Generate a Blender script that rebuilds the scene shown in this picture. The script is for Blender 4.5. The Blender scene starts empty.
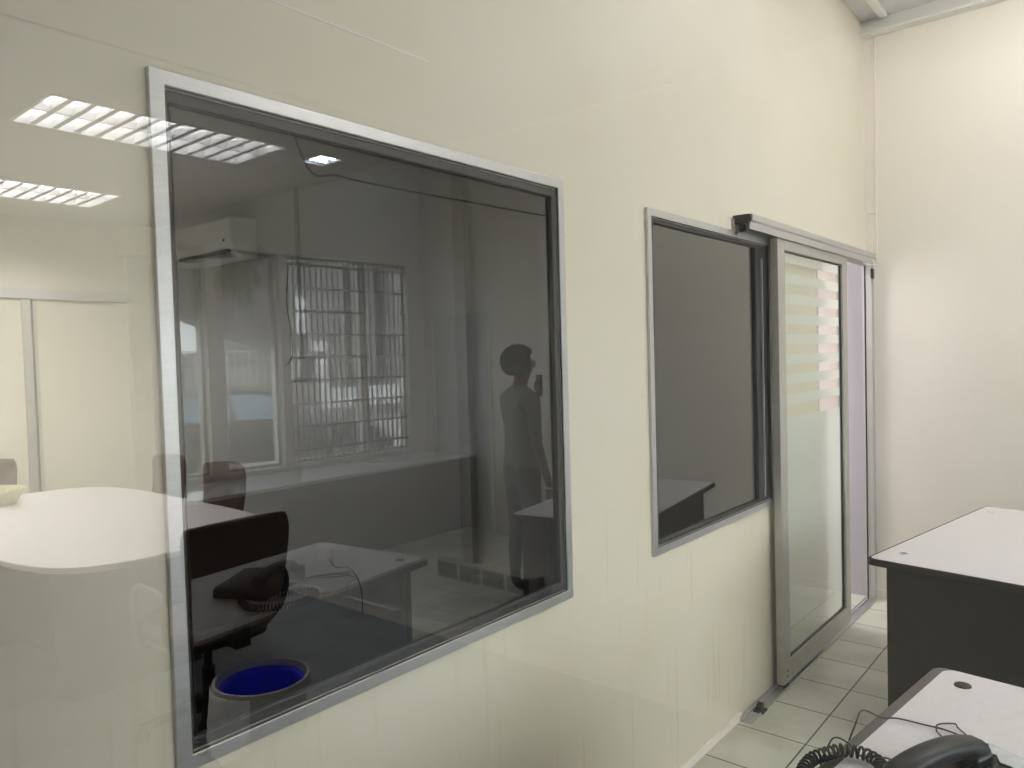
import bpy, bmesh, math, random
from mathutils import Vector, Matrix
random.seed(7)
R = math.radians
PI = math.pi
SC = bpy.context.scene
COL = SC.collection

# ------------------------------------------------------------------ place
H = 1.55            # eye height of the photograph
D = 1.2965          # face of the office wall with the two windows
DG = 1.3025         # face of the window panes
DF = D - 0.012      # front of the window frames
XR = 4.99           # end wall of the office
PX = 0.10           # glass partition between meeting room and office
YS = -2.63          # shopfront wall, inner face
ZC = 3.53           # office ceiling
ZM = 2.70           # meeting room ceiling
XM = -2.75          # meeting room side wall
YM = 6.40           # meeting room far wall
GROUND = -0.3       # street level


def mx(x):          # a place seen in the partition glass -> where it stands
    return 2 * PX - x


# ------------------------------------------------------------------ materials
MATS = {}


def mat(name, col, rough=0.5, metal=0.0, var=0.0, vscale=6.0, bump=0.0, bscale=40.0, coat=0.0, spec=0.5, stretch=(1, 1, 1)):
    m = bpy.data.materials.new(name)
    m.use_nodes = True
    nt = m.node_tree
    b = nt.nodes['Principled BSDF']
    b.inputs['Base Color'].default_value = (*col, 1)
    b.inputs['Roughness'].default_value = rough
    b.inputs['Metallic'].default_value = metal
    b.inputs['Coat Weight'].default_value = coat
    b.inputs['Specular IOR Level'].default_value = spec
    tc = nt.nodes.new('ShaderNodeTexCoord')
    mp = nt.nodes.new('ShaderNodeMapping')
    mp.inputs['Scale'].default_value = stretch
    nt.links.new(tc.outputs['Object'], mp.inputs['Vector'])
    if var > 0:
        n = nt.nodes.new('ShaderNodeTexNoise')
        n.inputs['Scale'].default_value = vscale
        n.inputs['Detail'].default_value = 5
        nt.links.new(mp.outputs[0], n.inputs['Vector'])
        r = nt.nodes.new('ShaderNodeValToRGB')
        r.color_ramp.elements[0].position = 0.3
        r.color_ramp.elements[1].position = 0.7
        r.color_ramp.elements[0].color = (*[c * (1 - var) for c in col], 1)
        r.color_ramp.elements[1].color = (*[min(1, c * (1 + var)) for c in col], 1)
        nt.links.new(n.outputs['Fac'], r.inputs['Fac'])
        nt.links.new(r.outputs['Color'], b.inputs['Base Color'])
    if bump > 0:
        n2 = nt.nodes.new('ShaderNodeTexNoise')
        n2.inputs['Scale'].default_value = bscale
        nt.links.new(mp.outputs[0], n2.inputs['Vector'])
        bp = nt.nodes.new('ShaderNodeBump')
        bp.inputs['Strength'].default_value = bump
        bp.inputs['Distance'].default_value = 0.01
        nt.links.new(n2.outputs['Fac'], bp.inputs['Height'])
        nt.links.new(bp.outputs['Normal'], b.inputs['Normal'])
    MATS[name] = m
    return m


def emit(name, col, strength):
    m = bpy.data.materials.new(name)
    m.use_nodes = True
    nt = m.node_tree
    nt.nodes.clear()
    o = nt.nodes.new('ShaderNodeOutputMaterial')
    e = nt.nodes.new('ShaderNodeEmission')
    e.inputs['Color'].default_value = (*col, 1)
    e.inputs['Strength'].default_value = strength
    nt.links.new(e.outputs[0], o.inputs['Surface'])
    MATS[name] = m
    return m


def thin_glass(name, tint, ior=1.5, film=0.0):
    """sheet glass: both faces' Fresnel reflection, tinted straight-through light"""
    m = bpy.data.materials.new(name)
    m.use_nodes = True
    nt = m.node_tree
    nt.nodes.clear()
    N = nt.nodes.new
    L = nt.links.new
    o = N('ShaderNodeOutputMaterial')
    tr = N('ShaderNodeBsdfTransparent')
    tr.inputs['Color'].default_value = (*[math.sqrt(t) for t in tint], 1)
    gl = N('ShaderNodeBsdfAnisotropic')
    gl.inputs['Roughness'].default_value = 0.0
    gl.inputs['Color'].default_value = (1, 1, 1, 1)
    fr = N('ShaderNodeFresnel')
    fr.inputs['IOR'].default_value = ior
    geo = N('ShaderNodeNewGeometry')
    a = N('ShaderNodeMath'); a.operation = 'ADD'; a.inputs[1].default_value = 1.0
    L(fr.outputs[0], a.inputs[0])
    dv = N('ShaderNodeMath'); dv.operation = 'DIVIDE'
    L(fr.outputs[0], dv.inputs[0]); L(a.outputs[0], dv.inputs[1])
    m2 = N('ShaderNodeMath'); m2.operation = 'MULTIPLY_ADD'
    m2.inputs[1].default_value = 2.0; m2.inputs[2].default_value = film
    L(dv.outputs[0], m2.inputs[0])
    sb = N('ShaderNodeMath'); sb.operation = 'SUBTRACT'; sb.inputs[0].default_value = 1.0
    L(geo.outputs['Backfacing'], sb.inputs[1])
    m3 = N('ShaderNodeMath'); m3.operation = 'MULTIPLY'; m3.use_clamp = True
    L(m2.outputs[0], m3.inputs[0]); L(sb.outputs[0], m3.inputs[1])
    mix = N('ShaderNodeMixShader')
    L(m3.outputs[0], mix.inputs['Fac']); L(tr.outputs[0], mix.inputs[1]); L(gl.outputs[0], mix.inputs[2])
    L(mix.outputs[0], o.inputs['Surface'])
    MATS[name] = m
    return m


def tile_mat(name, c1, c2, grout, size, off=(0, 0), rough=0.35, gw=0.004):
    m = bpy.data.materials.new(name)
    m.use_nodes = True
    nt = m.node_tree
    b = nt.nodes['Principled BSDF']
    N = nt.nodes.new
    L = nt.links.new
    tc = N('ShaderNodeTexCoord')
    mp = N('ShaderNodeMapping')
    mp.inputs['Location'].default_value = (off[0], off[1], 0)
    L(tc.outputs['Object'], mp.inputs['Vector'])
    br = N('ShaderNodeTexBrick')
    br.offset = 0.0
    br.squash = 1.0
    br.inputs['Scale'].default_value = 1.0
    br.inputs['Brick Width'].default_value = size
    br.inputs['Row Height'].default_value = size
    br.inputs['Mortar Size'].default_value = gw
    br.inputs['Mortar Smooth'].default_value = 0.3
    br.inputs['Color1'].default_value = (*c1, 1)
    br.inputs['Color2'].default_value = (*c2, 1)
    br.inputs['Mortar'].default_value = (*grout, 1)
    L(mp.outputs[0], br.inputs['Vector'])
    n = N('ShaderNodeTexNoise')
    n.inputs['Scale'].default_value = 3.5
    n.inputs['Detail'].default_value = 8
    L(tc.outputs['Object'], n.inputs['Vector'])
    r = N('ShaderNodeValToRGB')
    r.color_ramp.elements[0].position = 0.3
    r.color_ramp.elements[0].color = (0.62, 0.60, 0.56, 1)
    r.color_ramp.elements[1].position = 0.55
    r.color_ramp.elements[1].color = (1, 1, 1, 1)
    L(n.outputs['Fac'], r.inputs['Fac'])
    mx_ = N('ShaderNodeMix')
    mx_.data_type = 'RGBA'
    mx_.blend_type = 'MULTIPLY'
    mx_.inputs['Factor'].default_value = 0.7
    L(br.outputs['Color'], mx_.inputs['A'])
    L(r.outputs['Color'], mx_.inputs['B'])
    L(mx_.outputs['Result'], b.inputs['Base Color'])
    b.inputs['Roughness'].default_value = rough
    bp = N('ShaderNodeBump')
    bp.inputs['Strength'].default_value = 0.4
    bp.inputs['Distance'].default_value = 0.003
    bp.invert = True
    L(br.outputs['Fac'], bp.inputs['Height'])
    L(bp.outputs['Normal'], b.inputs['Normal'])
    MATS[name] = m
    return m


def stained_wall(name, col, stain, amount):
    """painted board with drip marks: noise drawn out along the height"""
    m = bpy.data.materials.new(name)
    m.use_nodes = True
    nt = m.node_tree
    b = nt.nodes['Principled BSDF']
    N = nt.nodes.new
    L = nt.links.new
    tc = N('ShaderNodeTexCoord')

    def noise(sc, scale, detail, lo, hi):
        mp = N('ShaderNodeMapping')
        mp.inputs['Scale'].default_value = sc
        L(tc.outputs['Object'], mp.inputs['Vector'])
        n = N('ShaderNodeTexNoise')
        n.inputs['Scale'].default_value = scale
        n.inputs['Detail'].default_value = detail
        L(mp.outputs[0], n.inputs['Vector'])
        r = N('ShaderNodeMapRange')
        r.inputs['From Min'].default_value = lo
        r.inputs['From Max'].default_value = hi
        L(n.outputs['Fac'], r.inputs['Value'])
        return r.outputs['Result']

    drip = noise((14, 14, 0.55), 3.2, 3, 0.60, 0.78)
    blot = noise((1, 1, 1), 2.2, 6, 0.45, 0.75)
    sep = N('ShaderNodeSeparateXYZ')
    L(tc.outputs['Object'], sep.inputs[0])
    low = N('ShaderNodeMapRange')          # drips run down from the sills only
    low.inputs['From Min'].default_value = 1.3
    low.inputs['From Max'].default_value = 0.6
    L(sep.outputs['Z'], low.inputs['Value'])
    a = N('ShaderNodeMath'); a.operation = 'MULTIPLY'
    L(drip, a.inputs[0]); L(low.outputs['Result'], a.inputs[1])
    s = N('ShaderNodeMath'); s.operation = 'MULTIPLY_ADD'; s.inputs[1].default_value = 0.25
    L(blot, s.inputs[0])
    ag = N('ShaderNodeMath'); ag.operation = 'MULTIPLY_ADD'; ag.inputs[1].default_value = 0.34
    L(low.outputs['Result'], ag.inputs[0]); L(a.outputs[0], ag.inputs[2]); L(ag.outputs[0], s.inputs[2])
    s2 = N('ShaderNodeMath'); s2.operation = 'MULTIPLY'; s2.inputs[1].default_value = amount; s2.use_clamp = True
    L(s.outputs[0], s2.inputs[0])
    mx_ = N('ShaderNodeMix'); mx_.data_type = 'RGBA'
    mx_.inputs['A'].default_value = (*col, 1)
    mx_.inputs['B'].default_value = (*stain, 1)
    L(s2.outputs[0], mx_.inputs['Factor'])
    L(mx_.outputs['Result'], b.inputs['Base Color'])
    b.inputs['Roughness'].default_value = 0.55
    MATS[name] = m
    return m


CREAM = (0.765, 0.708, 0.60)
stained_wall('wall_paint', CREAM, (0.60, 0.53, 0.34), 0.75)
mat('end_wall_paint', (0.85, 0.79, 0.715), 0.6, var=0.02, vscale=2)
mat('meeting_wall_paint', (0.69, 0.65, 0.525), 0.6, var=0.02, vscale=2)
mat('meeting_side_paint', (0.67, 0.68, 0.665), 0.6, var=0.03, vscale=2)
_nt = MATS['meeting_side_paint'].node_tree          # mould stain below the air conditioner
_b = _nt.nodes['Principled BSDF']
_src = _b.inputs['Base Color'].links[0].from_socket
_tc = _nt.nodes.new('ShaderNodeTexCoord')
_mp = _nt.nodes.new('ShaderNodeMapping'); _mp.inputs['Location'].default_value = (0, -4.98, -2.22 * 1.25); _mp.inputs['Scale'].default_value = (0, 1.0, 1.25)
_nt.links.new(_tc.outputs['Object'], _mp.inputs['Vector'])
_ln = _nt.nodes.new('ShaderNodeVectorMath'); _ln.operation = 'LENGTH'
_nt.links.new(_mp.outputs[0], _ln.inputs[0])
_nz = _nt.nodes.new('ShaderNodeTexNoise'); _nz.inputs['Scale'].default_value = 14; _nz.inputs['Detail'].default_value = 6
_nt.links.new(_tc.outputs['Object'], _nz.inputs['Vector'])
_ad = _nt.nodes.new('ShaderNodeMath'); _ad.operation = 'MULTIPLY_ADD'; _ad.inputs[1].default_value = 0.45
_nt.links.new(_nz.outputs['Fac'], _ad.inputs[0]); _nt.links.new(_ln.outputs['Value'], _ad.inputs[2])
_rg = _nt.nodes.new('ShaderNodeMapRange'); _rg.inputs['From Min'].default_value = 0.62; _rg.inputs['From Max'].default_value = 0.38
_rg.inputs['To Max'].default_value = 0.75
_nt.links.new(_ad.outputs[0], _rg.inputs['Value'])
_mm = _nt.nodes.new('ShaderNodeMix'); _mm.data_type = 'RGBA'; _mm.inputs['B'].default_value = (0.24, 0.24, 0.17, 1)
_nt.links.new(_rg.outputs['Result'], _mm.inputs['Factor']); _nt.links.new(_src, _mm.inputs['A'])
_nt.links.new(_mm.outputs['Result'], _b.inputs['Base Color'])
mat('mauve_paint', (0.50, 0.47, 0.52), 0.6, var=0.02)
mat('pink_paint', (0.68, 0.56, 0.56), 0.6)
mat('ceiling_paint', (0.72, 0.72, 0.72), 0.7, var=0.02)
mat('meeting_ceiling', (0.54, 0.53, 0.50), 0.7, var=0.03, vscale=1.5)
mat('white_trim', (0.80, 0.79, 0.75), 0.5)
mat('aluminium', (0.57, 0.57, 0.575), 0.38, 0.75, var=0.05, vscale=30, stretch=(1, 1, 8))
mat('aluminium_dull', (0.50, 0.485, 0.45), 0.5, 0.6, var=0.06, vscale=20)
mat('shade_toned_bead', (0.028, 0.028, 0.030), 0.45, 0.2)  # aluminium inner frame; the shade it lies in is put into the colour
mat('shade_toned_reveal', (0.075, 0.075, 0.08), 0.45, 0.3)  # aluminium reveal, darkened in its colour to stand for shade
mat('black_plastic', (0.012, 0.012, 0.014), 0.38, bump=0.04, bscale=300)
mat('phone_plastic', (0.009, 0.010, 0.013), 0.34, spec=0.35, bump=0.05, bscale=250)
mat('black_cord', (0.012, 0.011, 0.011), 0.5)
mat('paper', (0.82, 0.83, 0.86), 0.7, var=0.08, vscale=60)
mat('key_grey', (0.10, 0.105, 0.115), 0.5)
mat('lcd', (0.16, 0.19, 0.16), 0.2)
mat('desk_laminate', (0.85, 0.805, 0.835), 0.42, var=0.035, vscale=90)
mat('desk_edge', (0.10, 0.085, 0.085), 0.4)
mat('desk_body', (0.018, 0.013, 0.012), 0.6, var=0.12, vscale=30)
mat('grommet_dark', (0.03, 0.018, 0.018), 0.45)
mat('grommet_light', (0.80, 0.76, 0.66), 0.45)
mat('white_plastic', (0.78, 0.77, 0.72), 0.4)
mat('ac_white', (0.93, 0.93, 0.91), 0.4)
mat('ac_slot', (0.03, 0.03, 0.03), 0.6)
mat('louvre_white', (0.66, 0.67, 0.68), 0.3)
mat('table_top', (0.70, 0.665, 0.66), 0.35, var=0.03, vscale=60)
mat('table_dark', (0.05, 0.045, 0.04), 0.5)
mat('chair_fabric', (0.115, 0.068, 0.050), 0.85, var=0.12, vscale=50, bump=0.2, bscale=200)
mat('chair_black', (0.008, 0.008, 0.009), 0.45)
mat('basket_wicker', (0.62, 0.58, 0.38), 0.7, var=0.2, vscale=60, bump=0.4, bscale=90)
mat('bin_grey', (0.46, 0.45, 0.44), 0.5, var=0.08)
mat('liner_blue', (0.02, 0.03, 0.80), 0.4, var=0.35, vscale=9)
mat('bag_lilac', (0.85, 0.84, 0.90), 0.4, var=0.15, vscale=20)
mat('counter_white', (0.86, 0.88, 0.93), 0.10, coat=1.0)
mat('grille_paint', (0.14, 0.14, 0.15), 0.5)
mat('shop_wall', (0.76, 0.745, 0.69), 0.6, var=0.03)
mat('canvas_grey', (0.10, 0.10, 0.095), 0.8)
mat('car_paint', (0.012, 0.014, 0.016), 0.18, coat=0.6)
mat('car_glass', (0.20, 0.27, 0.33), 0.06, 0.55)
mat('car_wheel', (0.42, 0.43, 0.45), 0.35, 0.6)
mat('tyre', (0.012, 0.012, 0.012), 0.8)
mat('car_lamp', (0.75, 0.77, 0.80), 0.15, 0.3)
mat('street', (0.40, 0.39, 0.37), 0.85, var=0.1, vscale=1)
mat('brick_low', (0.22, 0.175, 0.145), 0.8, var=0.15, vscale=8)
mat('mesh_white', (0.75, 0.75, 0.75), 0.5)
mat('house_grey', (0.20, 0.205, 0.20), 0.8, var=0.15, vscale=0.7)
mat('house_white', (0.85, 0.85, 0.85), 0.7)
mat('house_window', (0.04, 0.05, 0.06), 0.1)
mat('white_door', (0.66, 0.66, 0.66), 0.5)
mat('skin', (0.28, 0.165, 0.11), 0.55)
mat('shirt', (0.33, 0.33, 0.32), 0.8, var=0.1, vscale=40)
mat('trousers', (0.15, 0.15, 0.16), 0.8)
mat('hair', (0.03, 0.026, 0.024), 0.6)
mat('shoe', (0.015, 0.013, 0.012), 0.4)
thin_glass('partition_glass', (0.97, 0.985, 0.97))
thin_glass('tinted_glass', (0.09, 0.095, 0.095), 1.47)
thin_glass('clear_glass', (0.94, 0.96, 0.95))
thin_glass('door_glass', (0.92, 0.95, 0.89))
tile_mat('office_tiles', (0.64, 0.635, 0.54), (0.60, 0.595, 0.505), (0.10, 0.095, 0.08), 0.30, off=(0.05, -0.108))
tile_mat('meeting_tiles', (0.21, 0.235, 0.255), (0.19, 0.215, 0.235), (0.10, 0.10, 0.10), 0.60, off=(0.1, 0.2))
emit('tube_meeting', (1.0, 0.97, 0.94), 330)
emit('tube_office', (1.0, 0.97, 0.95), 42)
emit('tube_small', (0.72, 0.86, 1.0), 20)

fm = bpy.data.materials.new('frosted_film')
fm.use_nodes = True
_nt = fm.node_tree
_nt.nodes.clear()
_o = _nt.nodes.new('ShaderNodeOutputMaterial')
_d = _nt.nodes.new('ShaderNodeBsdfDiffuse'); _d.inputs['Color'].default_value = (0.93, 0.94, 0.92, 1)
_t = _nt.nodes.new('ShaderNodeBsdfTranslucent'); _t.inputs['Color'].default_value = (0.93, 0.94, 0.97, 1)
_m = _nt.nodes.new('ShaderNodeMixShader'); _m.inputs['Fac'].default_value = 0.52
_nt.links.new(_d.outputs[0], _m.inputs[1]); _nt.links.new(_t.outputs[0], _m.inputs[2])
_tr = _nt.nodes.new('ShaderNodeBsdfTransparent')
_m2 = _nt.nodes.new('ShaderNodeMixShader'); _m2.inputs['Fac'].default_value = 0.15
_nt.links.new(_m.outputs[0], _m2.inputs[1]); _nt.links.new(_tr.outputs[0], _m2.inputs[2])
_nt.links.new(_m2.outputs[0], _o.inputs['Surface'])
MATS['frosted_film'] = fm


cv = bpy.data.materials.new('canvas_shade')
cv.use_nodes = True
_nt = cv.node_tree
_nt.nodes.clear()
_o = _nt.nodes.new('ShaderNodeOutputMaterial')
_d = _nt.nodes.new('ShaderNodeBsdfDiffuse'); _d.inputs['Color'].default_value = (0.35, 0.35, 0.34, 1)
_t = _nt.nodes.new('ShaderNodeBsdfTranslucent'); _t.inputs['Color'].default_value = (0.24, 0.24, 0.235, 1)
_a = _nt.nodes.new('ShaderNodeAddShader')
_nt.links.new(_d.outputs[0], _a.inputs[0]); _nt.links.new(_t.outputs[0], _a.inputs[1]); _nt.links.new(_a.outputs[0], _o.inputs['Surface'])
MATS['canvas_shade'] = cv


# ------------------------------------------------------------------ mesh helper
class MB:
    def __init__(self):
        self.bm = bmesh.new()

    def _xf(self, verts, M):
        if M is not None:
            for v in verts:
                v.co = M @ v.co

    def box(self, x0, x1, y0, y1, z0, z1, M=None, mi=0):
        bm = self.bm
        vs = [bm.verts.new(p) for p in ((x0, y0, z0), (x1, y0, z0), (x1, y1, z0), (x0, y1, z0),
                                        (x0, y0, z1), (x1, y0, z1), (x1, y1, z1), (x0, y1, z1))]
        for f in ((0, 3, 2, 1), (4, 5, 6, 7), (0, 1, 5, 4), (1, 2, 6, 5), (2, 3, 7, 6), (3, 0, 4, 7)):
            bm.faces.new([vs[i] for i in f]).material_index = mi
        self._xf(vs, M)
        return self

    def prism(self, pts, z0, z1, M=None, mi=0):
        """closed outline in local XY pushed from z0 to z1"""
        bm = self.bm
        a = [bm.verts.new((x, y, z0)) for x, y in pts]
        b = [bm.verts.new((x, y, z1)) for x, y in pts]
        n = len(pts)
        bm.faces.new(a[::-1]).material_index = mi
        bm.faces.new(b).material_index = mi
        for i in range(n):
            bm.faces.new((a[i], a[(i + 1) % n], b[(i + 1) % n], b[i])).material_index = mi
        self._xf(a + b, M)
        return self

    def lathe(self, prof, n=24, M=None, cap=True):
        bm = self.bm
        rings = []
        allv = []
        for r, z in prof:
            ring = [bm.verts.new((r * math.cos(2 * PI * k / n), r * math.sin(2 * PI * k / n), z)) for k in range(n)]
            rings.append(ring)
            allv += ring
        for a, b in zip(rings, rings[1:]):
            for k in range(n):
                bm.faces.new((a[k], a[(k + 1) % n], b[(k + 1) % n], b[k]))
        if cap:
            bm.faces.new(rings[0][::-1])
            bm.faces.new(rings[-1])
        self._xf(allv, M)
        return self

    def tube(self, pts, r, n=8, M=None):
        bm = self.bm
        P = [Vector(p) for p in pts]
        rs = r if isinstance(r, (list, tuple)) else [r] * len(P)
        rings = []
        up = None
        for i, p in enumerate(P):
            t = (P[min(i + 1, len(P) - 1)] - P[max(i - 1, 0)]).normalized()
            if up is None:
                up = Vector((0, 0, 1)) if abs(t.z) < 0.9 else Vector((1, 0, 0))
            s = t.cross(up)
            if s.length < 1e-5:
                s = t.orthogonal()
            s.normalize()
            up = s.cross(t).normalized()
            rings.append([bm.verts.new(p + rs[i] * (math.cos(2 * PI * k / n) * s + math.sin(2 * PI * k / n) * up)) for k in range(n)])
        for a, b in zip(rings, rings[1:]):
            for k in range(n):
                bm.faces.new((a[k], a[(k + 1) % n], b[(k + 1) % n], b[k]))
        bm.faces.new(rings[0][::-1])
        bm.faces.new(rings[-1])
        self._xf([v for q in rings for v in q], M)
        return self

    def ring_frame(self, x0, x1, z0, z1, w, y0, y1):
        """rectangular frame in the XZ plane, mitred as four bars"""
        bm = self.bm
        o = [(x0, z0), (x1, z0), (x1, z1), (x0, z1)]
        i = [(x0 + w, z0 + w), (x1 - w, z0 + w), (x1 - w, z1 - w), (x0 + w, z1 - w)]
        V = {}
        for nm, L_ in (('o', o), ('i', i)):
            for y in (y0, y1):
                V[nm, y] = [bm.verts.new((x, y, z)) for x, z in L_]
        for k in range(4):
            j = (k + 1) % 4
            bm.faces.new((V['o', y0][k], V['o', y0][j], V['i', y0][j], V['i', y0][k]))
            bm.faces.new((V['o', y1][j], V['o', y1][k], V['i', y1][k], V['i', y1][j]))
            bm.faces.new((V['o', y0][j], V['o', y0][k], V['o', y1][k], V['o', y1][j]))
            bm.faces.new((V['i', y0][k], V['i', y0][j], V['i', y1][j], V['i', y1][k]))
        return self

    def slab(self, u, v, w0, w1, holes, to):
        """slab over u x v (pairs) with rectangular holes; to(u,v,w) gives the place"""
        us = sorted(set([u[0], u[1]] + [h[k] for h in holes for k in (0, 1)]))
        vs = sorted(set([v[0], v[1]] + [h[k] for h in holes for k in (2, 3)]))
        us = [a for a in us if u[0] <= a <= u[1]]
        vs = [a for a in vs if v[0] <= a <= v[1]]
        bm = self.bm
        cache = {}

        def V(i, j, w):
            k = (i, j, w)
            if k not in cache:
                cache[k] = bm.verts.new(to(us[i], vs[j], w0 if w == 0 else w1))
            return cache[k]

        def solid(i, j):
            if i < 0 or j < 0 or i >= len(us) - 1 or j >= len(vs) - 1:
                return False
            cu = (us[i] + us[i + 1]) / 2
            cv = (vs[j] + vs[j + 1]) / 2
            return not any(h[0] < cu < h[1] and h[2] < cv < h[3] for h in holes)

        for i in range(len(us) - 1):
            for j in range(len(vs) - 1):
                if not solid(i, j):
                    continue
                for w in (0, 1):
                    bm.faces.new((V(i, j, w), V(i + 1, j, w), V(i + 1, j + 1, w), V(i, j + 1, w)))
                if not solid(i - 1, j): bm.faces.new((V(i, j, 0), V(i, j + 1, 0), V(i, j + 1, 1), V(i, j, 1)))
                if not solid(i + 1, j): bm.faces.new((V(i + 1, j, 0), V(i + 1, j + 1, 0), V(i + 1, j + 1, 1), V(i + 1, j, 1)))
                if not solid(i, j - 1): bm.faces.new((V(i, j, 0), V(i + 1, j, 0), V(i + 1, j, 1), V(i, j, 1)))
                if not solid(i, j + 1): bm.faces.new((V(i, j + 1, 0), V(i + 1, j + 1, 0), V(i + 1, j + 1, 1), V(i, j + 1, 1)))
        return self

    def build(self, name, material, parent=None, world=False, bevel=0.0, bseg=2, smooth=False, subsurf=0, loc=None):
        bm = self.bm
        if parent is not None and world:
            W = world_matrix(parent).inverted()
            for v in bm.verts:
                v.co = W @ v.co
        bmesh.ops.recalc_face_normals(bm, faces=bm.faces)
        me = bpy.data.meshes.new(name)
        if smooth:
            for f in bm.faces:
                f.smooth = True
        bm.to_mesh(me)
        bm.free()
        mats = material if isinstance(material, (list, tuple)) else [material]
        for m in mats:
            me.materials.append(MATS[m])
        o = bpy.data.objects.new(name, me)
        COL.objects.link(o)
        if parent is not None:
            o.parent = parent
        if loc is not None:
            o.location = loc
        if bevel > 0:
            b = o.modifiers.new('bevel', 'BEVEL')
            b.width = bevel
            b.segments = bseg
            b.limit_method = 'ANGLE'
            b.angle_limit = R(40)
        if subsurf:
            s = o.modifiers.new('smooth', 'SUBSURF')
            s.levels = s.render_levels = subsurf
        if smooth and not subsurf:
            try:
                me.set_sharp_from_angle(angle=R(42))
            except Exception:
                pass
        return o


def world_matrix(o):
    M = Matrix.LocRotScale(o.location, o.rotation_euler, o.scale)
    return (world_matrix(o.parent) @ M) if o.parent else M


def tag(o, label=None, cat=None, group=None, kind=None):
    if label: o['label'] = label
    if cat: o['category'] = cat
    if group: o['group'] = group
    if kind: o['kind'] = kind
    return o


def thing(name, label, cat, loc=(0, 0, 0), rz=0.0, group=None, kind=None):
    o = bpy.data.objects.new(name, None)
    o.empty_display_size = 0.1
    COL.objects.link(o)
    o.location = loc
    o.rotation_euler = (0, 0, rz)
    return tag(o, label, cat, group, kind)


def copy_tree(o, parent=None):
    c = o.copy()
    COL.objects.link(c)
    c.parent = parent
    for ch in [q for q in bpy.data.objects if q.parent is o]:
        copy_tree(ch, c)
    return c


def struct(name, mb, m, label, cat='wall', **k):
    return tag(mb.build(name, m, **k), label, cat, kind='structure')


XZ = lambda u, v, w: (u, w, v)
YZ = lambda u, v, w: (w, u, v)
XY = lambda u, v, w: (u, v, w)

# ------------------------------------------------------------------ THE SETTING
WIN1 = (0.611, 1.816, 0.832, 2.062)      # outer edges of the big window's frame
WIN2 = (2.295, 3.4315, 0.843, 2.056)
DOOR = (4.06, 4.9885, 0.0, 2.07)
TH = 0.06
DB = D + TH

struct('floor', MB().box(PX, 5.6, -2.78, 3.7, -0.12, 0.0), 'office_tiles', 'office floor of small grey green square tiles with dark joints', 'floor')
struct('floor', MB().box(XM - 0.15, PX, -1.4, YM + 0.15, -0.12, 0.0), 'meeting_tiles', 'meeting room floor of large blue grey tiles', 'floor')
struct('ceiling', MB().box(0.04, 5.14, -2.78, D + 0.05, ZC, ZC + 0.1), 'ceiling_paint', 'pale grey office ceiling above the end wall', 'ceiling')

holes = [(.628, 1.765, .868, 2.024), (2.29, 3.345, .878, 2.020), (DOOR[0], DOOR[1], -0.01, DOOR[3])]
struct('wall_left', MB().slab((PX + .04, XR), (0, ZC), D, DB, holes, XZ), 'wall_paint', 'cream partition wall with two tinted windows and drip marks below the sills')
struct('wall_right', MB().slab((-2.78, D), (0, ZC), XR, XR + 0.15, [(-2.56, -1.78, -0.01, 2.0)], YZ), 'end_wall_paint', 'plain cream end wall behind the far desk')
struct('wall_back', MB().slab((PX - .04, XR + .15), (0, ZC), YS - 0.15, YS,
       [(0.5, 2.82, 0.74, 2.43), (2.95, 3.44, 0.74, 2.43), (3.51, 4.79, 0.74, 2.43)], XZ), 'shop_wall', 'shopfront wall with street windows seen mirrored in the tinted glass')
# partition between the meeting room and the office / the dark room
struct('wall_front', MB().box(PX - .04, PX + .04, D - .03, YM, 0, ZM + .15).box(PX - .04, PX + .04, -2.63, YM, ZM + .02, ZC)
       .box(PX - .04, PX + .04, -2.63, -1.25, 0, ZM + .02), 'meeting_wall_paint', 'cream partition wall around the glass pane')

# dark room and lit room beyond the wall
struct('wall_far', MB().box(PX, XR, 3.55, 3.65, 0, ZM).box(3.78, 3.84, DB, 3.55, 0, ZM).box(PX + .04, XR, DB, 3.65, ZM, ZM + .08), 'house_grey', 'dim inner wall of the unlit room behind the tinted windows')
struct('wall_side', MB().box(XR, XR + .12, D, 3.65, 0, ZM + .08), 'pink_paint', 'pink painted wall seen through the open sliding door')
struct('trim_6', MB().box(XR - .006, XR, D + .001, 1.445, 0, 2.3), 'mauve_paint', 'mauve painted strip just inside the open doorway', 'lining')
struct('wall_inner', MB().box(3.86, XR, 3.50, 3.55, 0, ZM).box(3.84, 3.86, DB, 3.55, 0, ZM), 'white_trim', 'white inner walls of the lit room beyond the sliding door')

# meeting room shell
L1 = (mx(2.36), mx(1.23), 3.47, 3.97)
L2 = (mx(2.25), mx(1.12), 5.20, 5.72)
L3 = (mx(2.73), mx(2.57), 3.46, 3.66)
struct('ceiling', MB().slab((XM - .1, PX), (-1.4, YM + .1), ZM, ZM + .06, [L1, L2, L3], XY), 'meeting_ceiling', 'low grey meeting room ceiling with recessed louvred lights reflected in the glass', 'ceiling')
struct('wall_meeting', MB().box(XM - .15, XM, -1.4, YM + .15, 0, ZM + .1), 'meeting_side_paint', 'grey looking meeting room wall that carries the air conditioner')
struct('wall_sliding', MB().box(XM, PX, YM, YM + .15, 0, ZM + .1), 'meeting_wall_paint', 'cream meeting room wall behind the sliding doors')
struct('wall_near', MB().box(XM, PX, -1.4, -1.25, 0, ZM + .1), 'meeting_wall_paint', 'meeting room wall behind the viewer')

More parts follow.
